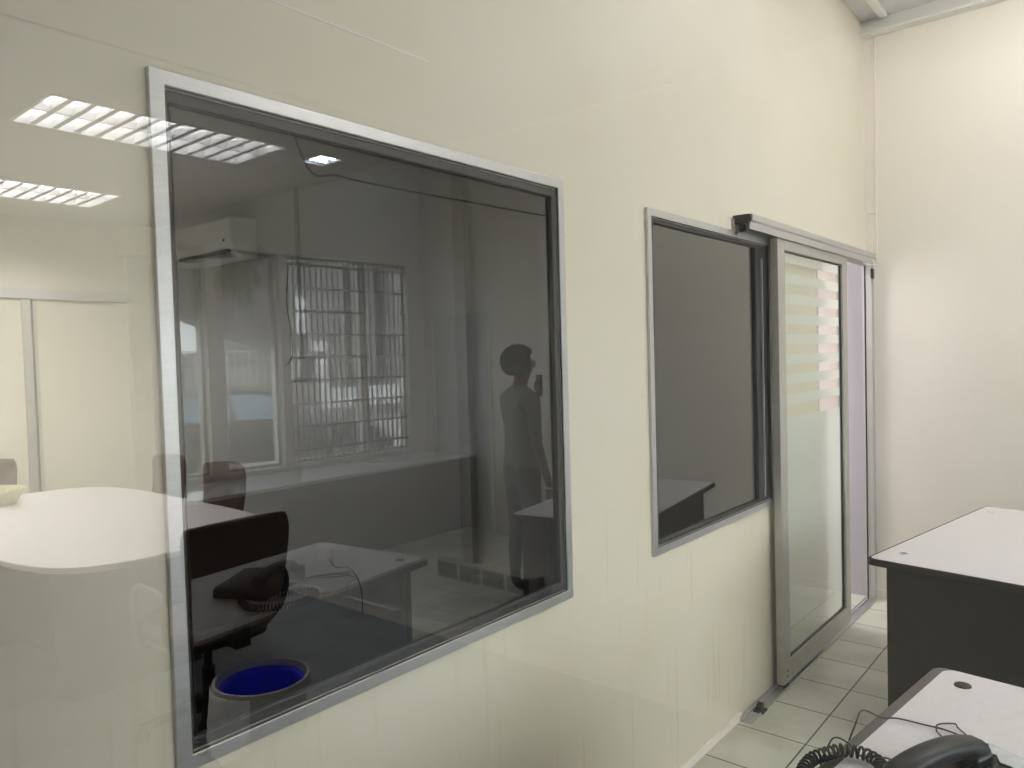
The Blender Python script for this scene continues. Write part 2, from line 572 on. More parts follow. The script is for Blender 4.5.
struct('baseboard_meeting', MB().box(XM, XM + .012, -1.25, YM, 0, .07), 'white_trim', 'pale skirting along the meeting room wall', 'skirting')
struct('baseboard_right', MB().box(XR - .012, XR, -1.7, D - .035, 0, .055), 'end_wall_paint', 'low cream skirting under the end wall', 'skirting')
struct('baseboard_left', MB().box(PX + .1, 3.0, D - .008, D, 0, .028), 'end_wall_paint', 'thin cream skirting strip at the foot of the left wall', 'skirting')
struct('trim_1', MB().prism([(0, 0), (.075, 0), (.075, .012), (.022, .10), (.0, .10)], -2.5, D, Matrix(((-1, 0, 0, XR), (0, 0, 1, 0), (0, 1, 0, 3.43), (0, 0, 0, 1))), ), 'white_trim', 'white cornice between end wall and ceiling', 'cornice')
struct('trim_2', MB().box(PX + .1, 1.28, D - .0012, D, 2.255, 2.260), 'white_trim', 'faint pale joint line above the big window', 'joint')
struct('trim_3', MB().box(XM, PX, 2.80, 2.85, ZM - .008, ZM), 'meeting_ceiling', 'flat strip across the meeting room ceiling', 'strip')
struct('trim_4', MB().box(1.2, XR - .06, 1.145, 1.185, ZC - .03, ZC), 'white_trim', 'white batten along the office ceiling', 'batten', bevel=.004)


# ------------------------------------------------------------------ windows in the left wall
def on_frame(w):
    k = DF / D
    return (w[0] * k + (.001 if w[0] < 1 else .011), w[1] * k, H + (w[2] - H) * k, H + (w[3] - H) * k + (.004 if w[0] < 1 else 0))


FR1, FR2 = on_frame(WIN1), on_frame(WIN2)


def tinted_window(name, w, label):
    x0, x1, z0, z1 = w
    t = thing(name, label, 'window', ((x0 + x1) / 2, D, z0), kind='structure')
    MB().ring_frame(x0, x1, z0, z1, .0265, DF, D - .0004).build('outer_frame', 'aluminium', t, world=True, bevel=.0015)['label'] = 'silver aluminium outer frame'
    MB().ring_frame(x0 + .0262, x1 - .0262, z0 + .0262, z1 - .0262, .0030, DF + .003, D - .0062).build('reveal', 'shade_toned_reveal', t, world=True)['label'] = 'inner aluminium reveal of the frame, coloured dark grey for the shade on it'
    return t


t = tinted_window('window_1', FR1, 'big tinted window in a silver frame mirroring the rooms')
x0, x1, z0, z1 = FR1
MB().ring_frame(x0 + .012, x1 - .031, z0 + .031, z1 - .031, .022, D - .006, DG + .012).build('glazing_bead', 'shade_toned_bead', t, world=True, bevel=.003)
MB().box(x0 + .045, x1 - .045, DG, DG + .006, z0 + .045, z1 - .045).build('glass_pane', 'tinted_glass', t, world=True)
t = tinted_window('window_2', FR2, 'smaller tinted window beside the sliding door')
x0, x1, z0, z1 = FR2
MB().ring_frame(x0 + .031, x1 - .031, z0 + .031, z1 - .031, .016, D - .006, DG + .012).build('glazing_bead', 'shade_toned_bead', t, world=True, bevel=.003)
MB().box(x1 - .165, x1 - .045, D - .005, DG + .010, z0 + .045, z1 - .045).build('sash_stile', 'shade_toned_bead', t, world=True, bevel=.003)
MB().box(x1 - .108, x1 - .100, D - .011, D - .004, z0 + .05, z1 - .09).build('edge_strip', 'aluminium', t, world=True)
MB().box(x0 + .045, x1 - .15, DG, DG + .006, z0 + .045, z1 - .045).build('glass_pane', 'tinted_glass', t, world=True)

# ------------------------------------------------------------------ sliding door
t = thing('door_1', 'half open sliding door of frosted glass in an aluminium frame', 'door', (3.87, 1.252, 0.03), kind='structure')
dx0, dx1, dz0, dz1 = 3.352, 4.388, .030, 2.052
y0, y1 = 1.236, 1.270
MB().box(dx0, dx0 + .085, y0, y1, dz0, dz1).build('stile', 'aluminium_dull', t, world=True, bevel=.002)
MB().box(dx1 - .085, dx1, y0, y1, dz0, dz1).build('stile', 'aluminium_dull', t, world=True, bevel=.002)
MB().box(dx0 + .085, dx1 - .085, y0, y1, dz0, dz0 + .095).build('rail', 'aluminium_dull', t, world=True, bevel=.002)
MB().box(dx0 + .085, dx1 - .085, y0, y1, dz1 - .045, dz1).build('rail', 'aluminium_dull', t, world=True, bevel=.002)
MB().ring_frame(dx0 + .085, dx1 - .085, dz0 + .095, dz1 - .045, .007, 1.246, 1.2562).build('gasket', 'black_plastic', t, world=True)
MB().box(dx0 + .088, dx1 - .088, 1.250, 1.256, dz0 + .098, dz1 - .048).build('glass_pane', 'door_glass', t, world=True)
gx0, gx1 = dx0 + .095, dx1 - .095
film = MB()
film.box(gx0, gx1, 1.2565, 1.2573, dz0 + .107, 1.235)
film.build('frosted_film', 'frosted_film', t, world=True)['label'] = 'large frosted area over the lower glass'
for k in range(8):
    zb = 1.298 + k * .094
    MB().box(gx0, gx1, 1.2565, 1.2573, zb, zb + .047).build('frosted_band', 'frosted_film', t, world=True)
sc = MB()
for dz in (.03, .055):
    sc.lathe([(.006, -.001), (.006, .001)], 10, Matrix.Translation((dx0 + .045, y0 - .0005, dz0 + dz)) @ Matrix.Rotation(PI / 2, 4, 'X'))
sc.build('screw', 'black_plastic', t, world=True)
MB().box(dx0 + .01, dx0 + .05, y0 - .004, y1, dz0 - .012, dz0).build('guide_block', 'black_plastic', t, world=True)

# head track: C-shaped aluminium box, open at its end, with a roller showing
t = thing('door_head_track', 'aluminium head track above the sliding door with a black open end', 'door track', (3.93, D - .04, 2.05))
prof = [(.010, 0), (.016, 0), (.016, .056), (.074, .056), (.074, .0), (.080, .0), (.080, .062), (0, .062), (0, .036), (.006, .032), (.010, .032)]
MB().prism(prof, 3.02, 4.90, Matrix(((0, 0, 1, 0), (1, 0, 0, D - .082), (0, 1, 0, 2.052), (0, 0, 0, 1)))).build('track_profile', 'aluminium', t, world=True, bevel=.001)
MB().box(3.004, 3.024, D - .074, D - .004, 2.078, 2.113).build('end_stop', 'black_plastic', t, world=True, bevel=.003)
MB().lathe([(.010, -.012), (.015, -.010), (.015, .010), (.010, .012)], 20, Matrix.Translation((3.028, D - .035, 2.062)) @ Matrix.Rotation(PI / 2, 4, 'X')).build('roller', 'black_plastic', t, world=True, smooth=True)
MB().box(3.00, 3.03, D - .012, D - .001, 2.035, 2.10).build('bracket', 'aluminium_dull', t, world=True)

t = thing('door_jamb', 'silver aluminium jamb and sill strip at the open doorway edge', 'door frame', (4.93, D, 0))
MB().box(4.900, 4.955, D - .055, D - .001, 0.012, 2.05).build('jamb_post', 'aluminium', t, world=True, bevel=.002)
MB().box(4.894, 4.900, D - .020, D - .014, 0.012, 2.05).build('rubber_strip', 'black_plastic', t, world=True)
MB().box(4.885, 4.93, D - .065, D - .052, 1.97, 2.03).build('catch', 'black_plastic', t, world=True, bevel=.004)
MB().box(DOOR[0], DOOR[0] + .012, D - .004, DB, 0.0, DOOR[3]).build('opening_edge', 'aluminium', t, world=True)

t = thing('floor_track', 'aluminium floor track of the sliding door with a black stop', 'door track', (3.95, 1.25, 0))
MB().box(2.98, 4.90, 1.238, 1.290, 0, .004).box(2.98, 4.90, 1.238, 1.243, .004, .010).box(2.98, 4.90, 1.280, 1.290, .004, .014).build('track_channel', 'aluminium', t, world=True)
MB().lathe([(.010, -.012), (.019, -.010), (.019, .010), (.010, .012)], 18, Matrix.Translation((3.11, 1.253, .024)) @ Matrix.Rotation(PI / 2, 4, 'X')).build('stop_roller', 'black_plastic', t, world=True, smooth=True)
MB().box(3.085, 3.135, 1.230, 1.274, .004, .012).build('stop_base', 'black_plastic', t, world=True)

# wiring conduit on the end wall
t = thing('wall_conduit', 'slim cream conduit running down the end wall near the corner', 'conduit', (XR, 1.235, 2.08))
MB().box(XR - .005, XR, 1.228, 1.240, 2.085, 3.43).build('conduit_run', 'end_wall_paint', t, world=True)
MB().box(XR - .009, XR, 1.242, 1.29, 2.372, 2.380).build('branch', 'end_wall_paint', t, world=True)
MB().lathe([(.007, 0), (.005, .006)], 10, Matrix.Translation((XR, 1.234, 2.072)) @ Matrix.Rotation(-PI / 2, 4, 'Y')).build('end_cap', 'grommet_light', t, world=True)

# ------------------------------------------------------------------ glass partition in front of the viewer
t = thing('window_3', 'clear glass partition the photograph looks through', 'glass partition', (PX, 0, 0), kind='structure')
MB().box(PX - .003, PX + .003, -1.21, D - .07, .05, ZM - .03).build('glass_pane', 'partition_glass', t, world=True)
for a, b, c, d in ((-1.25, -1.21, 0, ZM + .02), (D - .07, D - .03, 0, ZM + .02)):
    MB().box(PX - .03, PX + .03, a, b, c, d).build('mullion', 'aluminium', t, world=True)
MB().box(PX - .03, PX + .03, -1.21, D - .07, 0, .05).build('sill', 'aluminium', t, world=True)
MB().box(PX - .03, PX + .03, -1.21, D - .07, ZM - .03, ZM + .02).build('head', 'aluminium', t, world=True)


# ------------------------------------------------------------------ desks
def office_desk(label, corner, ang, far, length, depth, grommets, group=None):
    """corner = table corner nearest the wall; far=True: desk runs on from that corner, else back from it"""
    ux = Vector((math.cos(ang), math.sin(ang), 0))
    t = thing('office_desk', label, 'desk', (corner[0], corner[1], 0), ang)
    s0, s1 = (0, length) if far else (-length, 0)
    rr = .03
    pts = []
    for cx, cy, a0 in ((s0 + rr, -depth + rr, 180), (s1 - rr, -depth + rr, 270), (s1 - rr, -rr, 0), (s0 + rr, -rr, 90)):
        for k in range(6):
            a = R(a0 + 90 * k / 5)
            pts.append((cx + rr * math.cos(a), cy + rr * math.sin(a)))
    MB().prism(pts, .722, .7495).build('edge_band', 'desk_body' if far else 'desk_edge', t, bevel=.006, bseg=4)['label'] = 'dark rounded edge of the desk top'
    k_ = .006
    border = .026 if not far else .012
    MB().prism([(x + (k_ if x < (s0 + s1) / 2 else -k_), y + (k_ if y < -depth / 2 else -border)) for x, y in pts], .735, .7503).build('desk_top', 'desk_laminate', t)['label'] = 'pale grey laminate top'
    MB().box(s0 + .035, s0 + .055, -depth + .05, -.065, 0, .722).build('side_panel', 'desk_body', t, bevel=.001)
    MB().box(s1 - .07, s1 - .05, -depth + .05, -.065, 0, .722).build('side_panel', 'desk_body', t, bevel=.001)
    MB().box(s0 + .055, s1 - .07, -.10, -.082, .06, .722).build('modesty_panel', 'desk_body', t, bevel=.001)
    for gx, gy, m in grommets:
        Wi = Matrix.Rotation(-ang, 4, 'Z') @ Matrix.Translation((-corner[0], -corner[1], 0))
        p = Wi @ Vector((gx, gy, .7503))
        rim = 'grommet_light' if m != 'dark' else 'grommet_dark'
        g = MB().lathe([(.0185, 0), (.0175, .003), (.012, .003)], 28, Matrix.Translation(p)).build('cable_grommet', rim, t, smooth=True)
        if m != 'plain':
            MB().lathe([(.0115, .0005), (.0115, .0032)], 20, Matrix.Translation(p)).build('grommet_cap', 'grommet_dark', g)
    return t


A_NEAR, A_FAR = R(-7.2), R(-9.3)
office_desk('grey topped dark desk nearest the viewer carrying the black telephone', (2.105, .394), A_NEAR, False, 1.40, .62, [(2.008, .319, 'dark')])
office_desk('empty grey topped dark brown desk in front of the end wall', (3.052, .808), A_FAR, True, 1.32, .70, [(3.183, .701, 'ring'), (4.212, .546, 'plain')])

# ------------------------------------------------------------------ telephone
pd = R(-26)                       # the way the handset points
ZD = .7503
t = thing('desk_telephone', 'black desk telephone with coiled cord and a paper label on its top', 'telephone', (1.448, .217, ZD), pd)
# local: +x along the handset away from the viewer, -y towards the keypad
side = [(-.105, 0), (.170, 0), (.170, .050), (.15, .058), (-.09, .036), (-.105, .028)]
MB().prism(side, -.125, .080, Matrix(((1, 0, 0, 0), (0, 0, 1, 0), (0, 1, 0, 0), (0, 0, 0, 1)))).build('base', 'phone_plastic', t, bevel=.006, bseg=3)
tilt = Matrix.Translation((0, 0, .0443)) @ Matrix.Rotation(-math.atan2(.022, .24), 4, 'Y')
MB().box(.062, .105, .030, .080, .0, .018, tilt).build('cradle', 'phone_plastic', t, bevel=.005)
MB().box(-.105, -.062, .030, .080, .0, .016, tilt).build('cradle', 'phone_plastic', t, bevel=.005)
keys = 0
for r_ in range(4):
    for c_ in range(3):
        MB().box(-.085 + r_ * .022, -.069 + r_ * .022, -.085 + c_ * .026, -.066 + c_ * .026, .001, .006, tilt).build('key', 'key_grey', t, bevel=.002)
MB().prism([(.085, -.118), (.148, -.118), (.148, .066), (.128, .064), (.118, .052), (.126, .040), (.108, .022), (.112, .004), (.098, -.02), (.10, -.06)], .002, .0035, tilt).build('paper_label', 'paper', t)
# handset: a thick arched grip with two heads
hb = bmesh.new()
st = []
NS = 26
for i in range(NS + 1):
    s = -1 + 2 * i / NS
    x = -.004 + .114 * s
    arch = .017 * (1 - abs(s) ** 2.2)
    e = max(0.0, (abs(s) - .62) / .38)
    low = -.030 * (e ** .8 if e > 0 else 0)
    top = .060 + arch
    bot = .028 + arch + low
    w = .0235 + .004 * e
    if i in (0, NS):
        w *= .80; top -= .006; bot += .003
    st.append((x, w, bot, top))
rings = []
for x, w, b_, tp in st:
    n = 14
    h = (tp - b_) / 2
    c = (tp + b_) / 2
    ring = []
    for k in range(n):
        a = 2 * PI * k / n
        ca, sa = math.cos(a), math.sin(a)
        ring.append(hb.verts.new((x, .060 + w * math.copysign(abs(ca) ** .6, ca), .024 + c + h * math.copysign(abs(sa) ** .6, sa))))
    rings.append(ring)
for a_, b_ in zip(rings, rings[1:]):
    for k in range(14):
        hb.faces.new((a_[k], a_[(k + 1) % 14], b_[(k + 1) % 14], b_[k]))
hb.faces.new(rings[0][::-1]); hb.faces.new(rings[-1])
q = MB(); q.bm.free(); q.bm = hb
q.build('handset', 'phone_plastic', t, smooth=True, bevel=.003)


def catmull(P, n=14):
    P = [Vector(p) for p in P]
    P = [P[0] * 2 - P[1]] + P + [P[-1] * 2 - P[-2]]
    out = []
    for i in range(1, len(P) - 2):
        for k in range(n):
            u = k / n
            out.append(.5 * ((2 * P[i]) + (-P[i - 1] + P[i + 1]) * u + (2 * P[i - 1] - 5 * P[i] + 4 * P[i + 1] - P[i + 2]) * u * u
                             + (-P[i - 1] + 3 * P[i] - 3 * P[i + 1] + P[i + 2]) * u ** 3))
    out.append(P[-2])
    return out


path = catmull([(1.372, .325, .788), (1.42, .345, .774), (1.47, .362, .7665), (1.508, .378, .7655), (1.525, .410, .7655), (1.515, .445, .7655), (1.48, .468, .7655),
                (1.44, .483, .7655), (1.38, .478, .7655), (1.33, .44, .7655), (1.30, .38, .7655), (1.315, .31, .768)], 60)
coil = []
length = 0
for i, p in enumerate(path):
    tdir = (path[min(i + 1, len(path) - 1)] - path[max(i - 1, 0)]).normalized()
    if i: length += (path[i] - path[i - 1]).length
    s_ = tdir.cross(Vector((0, 0, 1))).normalized()
    u_ = s_.cross(tdir).normalized()
    a = 2 * PI * length / .0118
    coil.append(p + .0105 * (math.cos(a) * s_ + math.sin(a) * u_))
MB().tube(coil, .0028, 6).build('coiled_cord', 'black_cord', t, world=True, smooth=True)

c1 = catmull([(1.67, .38, .62), (1.650, .455, .640), (1.628, .472, .700), (1.640, .455, .768), (1.690, .455, .775), (1.716, .424, .758), (1.736, .398, .756), (1.741, .350, .755), (1.742, .309, .755),
              (1.725, .270, .7545), (1.66, .235, .7545), (1.60, .215, .757)], 10)
c1b = catmull([(1.66, .26, .7545), (1.713, .313, .7545), (1.735, .324, .756), (1.750, .322, .760), (1.778, .298, .757), (1.768, .290, .7545), (1.73, .262, .7545), (1.66, .23, .7545)], 10)
tag(MB().tube(c1b, .0016, 6).build('thin_cable', 'black_cord', smooth=True), 'small loop of thin black cable behind the telephone handset', 'cable')
tag(MB().tube(c1, .0017, 6).build('thin_cable', 'black_cord', smooth=True), 'thin black cable looping across the near desk behind the telephone', 'cable')
c2 = catmull([(1.56, .40, .62), (1.535, .47, .640), (1.520, .490, .710), (1.525, .474, .766), (1.545, .466, .772), (1.565, .450, .757), (1.545, .430, .755), (1.533, .415, .755), (1.548, .388, .755), (1.55, .370, .757), (1.525, .345, .758), (1.46, .33, .755)], 10)
tag(MB().tube(c2, .0017, 6).build('thin_cable', 'black_cord', smooth=True), 'short thin black cable over the desk edge beside the coiled cord', 'cable')


# ------------------------------------------------------------------ lamps
def louvred_light(rect, label):
    x0, x1, y0, y1 = rect
    t = thing('louvred_ceiling_light', label, 'ceiling light', ((x0 + x1) / 2, (y0 + y1) / 2, ZM))
    h = MB()
    g = .001
    h.box(x0 + g, x1 - g, y0 + g, y1 - g, ZM + .095, ZM + .105)
    h.box(x0 + g, x0 + .012, y0 + g, y1 - g, ZM - .004, ZM + .095).box(x1 - .012, x1 - g, y0 + g, y1 - g, ZM - .004, ZM + .095)
    h.box(x0 + .012, x1 - .012, y0 + g, y0 + .012, ZM - .004, ZM + .095).box(x0 + .012, x1 - .012, y1 - .012, y1 - g, ZM - .004, ZM + .095)
    h.build('housing', 'louvre_white', t, world=True)
    yc = (y0 + y1) / 2
    MB().box(x0 + .012, x1 - .012, yc - .006, yc + .006, ZM - .001, ZM + .036).build('spine', 'louvre_white', t, world=True)
    for ya, yb in ((y0 + .012, yc - .006), (yc + .006, y1 - .012)):
        bl = MB()
        n = 12
        for k in range(1, n):
            xx = x0 + (x1 - x0) * k / n
            bl.prism([(-.004, ZM + .040), (0.004, ZM + .040), (.013, ZM + .001), (-.013, ZM + .001)], ya, yb, Matrix(((1, 0, 0, xx), (0, 0, 1, 0), (0, 1, 0, 0), (0, 0, 0, 1))))
        bl.build('louvre', 'louvre_white', t, world=True)
        MB().tube([(x0 + .03, (ya + yb) / 2, ZM + .056), (x1 - .03, (ya + yb) / 2, ZM + .056)], .013, 12).build('fluorescent_tube', 'tube_meeting', t, world=True, smooth=True)
    return t


louvred_light(L1, 'louvred ceiling light whose reflection crosses the big window frame')
louvred_light(L2, 'louvred ceiling light reflected over the cream wall at the left edge')
x0, x1, y0, y1 = L3
t = thing('small_ceiling_light', 'small bluish ceiling lamp reflected in the dark glass', 'ceiling light', ((x0 + x1) / 2, (y0 + y1) / 2, ZM))
MB().slab((x0 - .01, x1 + .01), (y0 - .01, y1 + .01), ZM - .004, ZM, [(x0 + .01, x1 - .01, y0 + .01, y1 - .01)], XY).box(x0 + .002, x1 - .002, y0 + .002, y1 - .002, ZM + .06, ZM + .07).build('housing', 'louvre_white', t, world=True)
for yy in (y0 + .06, y1 - .06):
    MB().tube([(x0 + .02, yy, ZM + .012), (x1 - .02, yy, ZM + .012)], .012, 10).build('lamp_tube', 'tube_small', t, world=True, smooth=True)


def batten_light(c, along_x, label, L_=1.2):
    t = thing('batten_light', label, 'ceiling light', (c[0], c[1], ZC), 0 if along_x else PI / 2)
    MB().box(-L_ / 2, L_ / 2, -.03, .03, -.045, 0).build('batten', 'white_trim', t, bevel=.006)
    for s in (-1, 1):
        MB().tube([(-L_ / 2 + .03, s * .05, -.06), (L_ / 2 - .03, s * .05, -.06)], .014, 10).build('fluorescent_tube', 'tube_office', t, smooth=True)
        for e in (-1, 1):
            MB().box(e * (L_ / 2 - .02) - .012, e * (L_ / 2 - .02) + .012, s * .05 - .018, s * .05 + .018, -.08, -.02).build('tube_holder', 'white_plastic', t)
    return t


batten_light((3.78, .05), False, 'bare twin tube ceiling light near the end wall of the office')
batten_light((3.0, -1.45), True, 'unseen twin tube ceiling light added to brighten the shopfront side of the office')  # added out of view to brighten the shopfront side

# lamp of the room beyond the sliding door
ld = bpy.data.lights.new('corridor_lamp', 'AREA')
ld.energy = 45; ld.shape = 'RECTANGLE'; ld.size = .9; ld.size_y = .15; ld.color = (0.92, 0.93, 1.0)
lo = bpy.data.objects.new('corridor_lamp', ld)
COL.objects.link(lo)
lo.location = (4.42, 1.9, 2.5)
lo.rotation_euler = (R(60), 0, 0)

# ------------------------------------------------------------------ meeting room furniture
t = thing('meeting_table', 'white topped meeting table with rounded corners reflected over the cream wall', 'table', (mx(1.63), 4.42, 0))
def superellipse(a, b, p, n=72):
    out = []
    for k in range(n):
        th = 2 * PI * k / n
        c, s = math.cos(th), math.sin(th)
        out.append((a * math.copysign(abs(c) ** (2 / p), c), b * math.copysign(abs(s) ** (2 / p), s)))
    return out
MB().prism(superellipse(.60, 1.19, 4.2), .722, .750).build('table_top', 'table_top', t, bevel=.006)['label'] = 'smooth white table top'
for sy in (-1, 1):
    MB().prism(superellipse(.34, .055, 6, 40), .0, .722, Matrix.Translation((0, sy * .55, 0))).build('table_leg', 'table_dark', t, bevel=.006)
MB().box(-.02, .02, -.49, .49, .14, .68).build('modesty_panel', 'table_dark', t)

def make_chair():
    t = thing('office_chair', 'x', 'chair', (0, 0, 0))
    # back shell : grid, local -y is behind
    bm = bmesh.new()
    NU, NV = 14, 12
    g = []
    for j in range(NV + 1):
        v = j / NV
        z = .525 + .405 * v
        hw = .185 + .045 * v ** .8
        row = []
        for i in range(NU + 1):
            u = -1 + 2 * i / NU
            zz = z + (.020 * (1 - u * u) - .010) * v * v
            cr = 1 - .10 * max(0, v - .88) / .12 * 1.0
            x = hw * u * cr
            if j == 0: x *= .92
            y = -.245 - .055 * v + .055 * u * u - .02 * math.sin(PI * v)
            row.append(bm.verts.new((x, y, zz)))
        g.append(row)
    for j in range(NV):
        for i in range(NU):
            bm.faces.new((g[j][i], g[j][i + 1], g[j + 1][i + 1], g[j + 1][i]))
    q = MB(); q.bm.free(); q.bm = bm
    o = q.build('backrest', 'chair_fabric', t, smooth=True)
    s = o.modifiers.new('thick', 'SOLIDIFY'); s.thickness = .045; s.offset = 1
    b = o.modifiers.new('round', 'BEVEL'); b.width = .014; b.segments = 3
    # seat cushion
    pts = superellipse(.235, .225, 4.0, 40)
    MB().prism(pts, .425, .50).build('seat', 'chair_fabric', t, bevel=.028, bseg=4, smooth=True)
    MB().prism(superellipse(.215, .205, 4.0, 40), .400, .424).build('seat_shell', 'chair_black', t)
    MB().box(-.035, .035, -.275, -.18, .405, .425).box(-.035, .035, -.295, -.275, .405, .66).build('back_bracket', 'chair_black', t, bevel=.006)
    for sx in (-1, 1):
        MB().tube(catmull([(sx * .20, .05, .412), (sx * .265, .05, .43), (sx * .275, .06, .56), (sx * .27, .05, .655), (sx * .27, -.06, .672), (sx * .268, -.16, .655), (sx * .265, -.20, .60), (sx * .255, -.17, .50), (sx * .20, -.12, .412)], 6), .016, 8).build('armrest', 'chair_black', t, smooth=True)
    MB().lathe([(.028, .10), (.028, .26), (.018, .26), (.018, .40)], 16).build('gas_column', 'chair_black', t, smooth=True)
    for k in range(5):
        a = 2 * PI * k / 5 + .3
        M = Matrix.Rotation(a, 4, 'Z')
        leg = MB().prism([(0, .075), (.27, .060), (.28, .078), (.03, .120), (0, .120)], -.018, .018, M @ Matrix(((1, 0, 0, 0), (0, 0, 1, 0), (0, 1, 0, 0), (0, 0, 0, 1)))).build('base_leg', 'chair_black', t, bevel=.005)
        MB().lathe([(.022, -.022), (.028, -.016), (.028, .016), (.022, .022)], 14, M @ Matrix.Translation((.265, 0, .030)) @ Matrix.Rotation(PI / 2, 4, 'X')).build('caster', 'chair_black', leg, smooth=True)
    return t


chair = make_chair()
spots = [(mx(1.61), 3.085, R(0), 'dark office chair nearest in the glass, its back covering the table end'),
         (mx(2.20), 4.45, R(-90), 'brown office chair reflected just right of the window frame edge'),
         (mx(2.22), 5.23, R(-88), 'brown office chair reflected across the window frame at its left'),
         (mx(1.50), 5.42, R(176), 'brown office chair reflected at the left edge behind the basket')]
for i, (x, y, a, lb) in enumerate(spots):
    o = chair if i == 0 else copy_tree(chair)
    o.location = (x, y, 0)
    o.rotation_euler = (0, 0, a)
    o.scale = (1, 1, 1.055 if i == 3 else 1)
    tag(o, lb, 'chair', 'office chairs around the meeting table')

t = thing('wicker_basket', 'pale oval wicker basket on the white meeting table', 'basket', (mx(1.42), 5.30, .750))
MB().lathe([(.14, 0), (.15, .002), (.175, .045), (.20, .085), (.207, .090), (.19, .090), (.165, .045), (.14, .012)], 32, Matrix.Diagonal((1.05, .8, 1, 1))).build('basket_body', 'basket_wicker', t, smooth=True)
MB().tube([(.208 * math.cos(2 * PI * k / 40), .163 * math.sin(2 * PI * k / 40), .09) for k in range(41)], .008, 8).build('rim', 'basket_wicker', t, smooth=True)

t = thing('waste_bin', 'round grey bin with a blue liner below the big window', 'bin', (mx(1.48), 2.45, 0))
MB().lathe([(.13, 0), (.138, .005), (.150, .20), (.156, .352), (.170, .365), (.174, .395), (.170, .422), (.160, .422), (.152, .35), (.128, .01)], 40).build('bin_body', 'bin_grey', t, smooth=True)
MB().lathe([(.134, .392), (.148, .402), (.149, .37), (.140, .30), (.10, .245), (.02, .225)], 40, cap=False).build('blue_liner', 'liner_blue', t, smooth=True)
bm = bmesh.new()                                     # bag hanging over the rim
rows = []
for j in range(10):
    v = j / 9
    row = []
    for k in range(17):
        u = k / 16
        a = R(-45 + 80 * u)
        rr = .178 + .006 * math.sin(9 * u * PI + j) * v + .012 * v
        row.append(bm.verts.new((rr * math.cos(a), rr * math.sin(a), .410 - .23 * v * (1 - .55 * abs(u - .45)))))
    rows.append(row)
for j in range(9):
    for k in range(16):
        bm.faces.new((rows[j][k], rows[j][k + 1], rows[j + 1][k + 1], rows[j + 1][k]))
q = MB(); q.bm.free(); q.bm = bm
o = q.build('bag_overhang', 'bag_lilac', t, smooth=True)
o.modifiers.new('thick', 'SOLIDIFY').thickness = .003
o['label'] = 'pale lilac plastic bag hanging over the rim'

# air conditioner on the side wall
t = thing('air_conditioner', 'white split air conditioner high on the wall reflected in the big window', 'air conditioner', (XM, 5.14, 2.30))
prof = [(0, 0), (.10, .0), (.155, .03), (.195, .085), (.20, .26), (.185, .272), (0, .272)]
MB().prism(prof, 4.73, 5.55, Matrix(((1, 0, 0, XM), (0, 0, 1, 0), (0, 1, 0, 2.295), (0, 0, 0, 1)))).build('body', 'ac_white', t, world=True, bevel=.008, bseg=3)
MB().box(XM + .196, XM + .206, 4.76, 5.52, 2.39, 2.55).build('front_panel', 'ac_white', t, world=True, bevel=.004)
MB().box(XM + .150, XM + .192, 4.80, 5.48, 2.332, 2.350, ).build('air_slot', 'ac_slot', t, world=True)
MB().box(XM + .10, XM + .215, 4.82, 5.46, 2.285, 2.295, ).build('flap', 'ac_white', t, world=True, bevel=.002)
MB().box(XM + .205, XM + .208, 4.80, 4.83, 2.40, 2.42).build('display', 'ac_slot', t, world=True)
struct('trim_5', MB().box(XM, XM + .26, YM - .24, YM, 2.46, 2.69), 'meeting_wall_paint', 'boxed pipe duct in the ceiling corner of the meeting room', 'duct')


def wall_switch(label, frame, name='wall_switch'):
    """frame(u, v, w): u along the wall, v up, w out of it"""
    t = thing(name, label, 'socket', frame(0, 0, 0))
    m = MB()
    def bx(mb, u0, u1, v0, v1, w0, w1):
        a = frame(u0, v0, w0); b = frame(u1, v1, w1)
        return mb.box(*sorted((a[0], b[0])), *sorted((a[1], b[1])), *sorted((a[2], b[2])))
    bx(m, -.06, .06, -.06, .06, 0, .035).build('box', 'white_plastic', t, world=True, bevel=.004)
    for s in (-1, 1):
        bx(MB(), s * .028 - .018, s * .028 + .018, -.03, .03, .035, .041).build('rocker', 'white_trim', t, world=True, bevel=.002)
    return t


wall_switch('white double switch box below the conduit on the side wall', lambda u, v, w: (XM + w, 4.27 + u, 1.52 + v))
wall_switch('white double switch box below the conduit beside the sliding doors', lambda u, v, w: (mx(2.78) + u, YM - w, 1.47 + v))
wall_switch('low white socket near the floor on the side wall', lambda u, v, w: (XM + w, 4.05 + u, .30 + v), 'wall_socket')
c3 = catmull([(XM + .045, 3.98, .30), (XM + .05, 3.9, .26), (XM + .03, 3.80, .27), (XM + .02, 3.72, .20), (XM + .02, 3.69, .10), (XM + .02, 3.69, .005)], 8)
tag(MB().tube(c3, .003, 6).build('floor_cable', 'black_cord', smooth=True), 'black cable hanging from the low socket on the side wall', 'cable')
tag(MB().box(XM, XM + .022, 4.228, 4.252, 1.585, ZM).build('conduit', 'bin_grey'), 'slim conduit from ceiling down to the switch on the side wall', 'conduit')
tag(MB().box(mx(2.775), mx(2.75), YM - .022, YM, 1.535, 2.46).build('conduit', 'white_plastic'), 'slim white conduit beside the sliding doors', 'conduit')
tag(MB().box(XM, XM + .045, 2.72, 2.80, .47, ZM).build('conduit', 'bin_grey'), 'wide dark conduit rising from the floor level trunking', 'conduit')
c4 = catmull([(XM + .03, 4.33, 2.2), (XM + .03, 4.36, 1.95), (XM + .03, 4.31, 1.68), (XM + .03, 4.34, 1.58), (XM + .045, 4.385, 1.54)], 8)
tag(MB().tube(c4, .0035, 6).build('hanging_cable', 'black_cord', smooth=True), 'thin black cable hanging beside the side wall switch', 'cable')
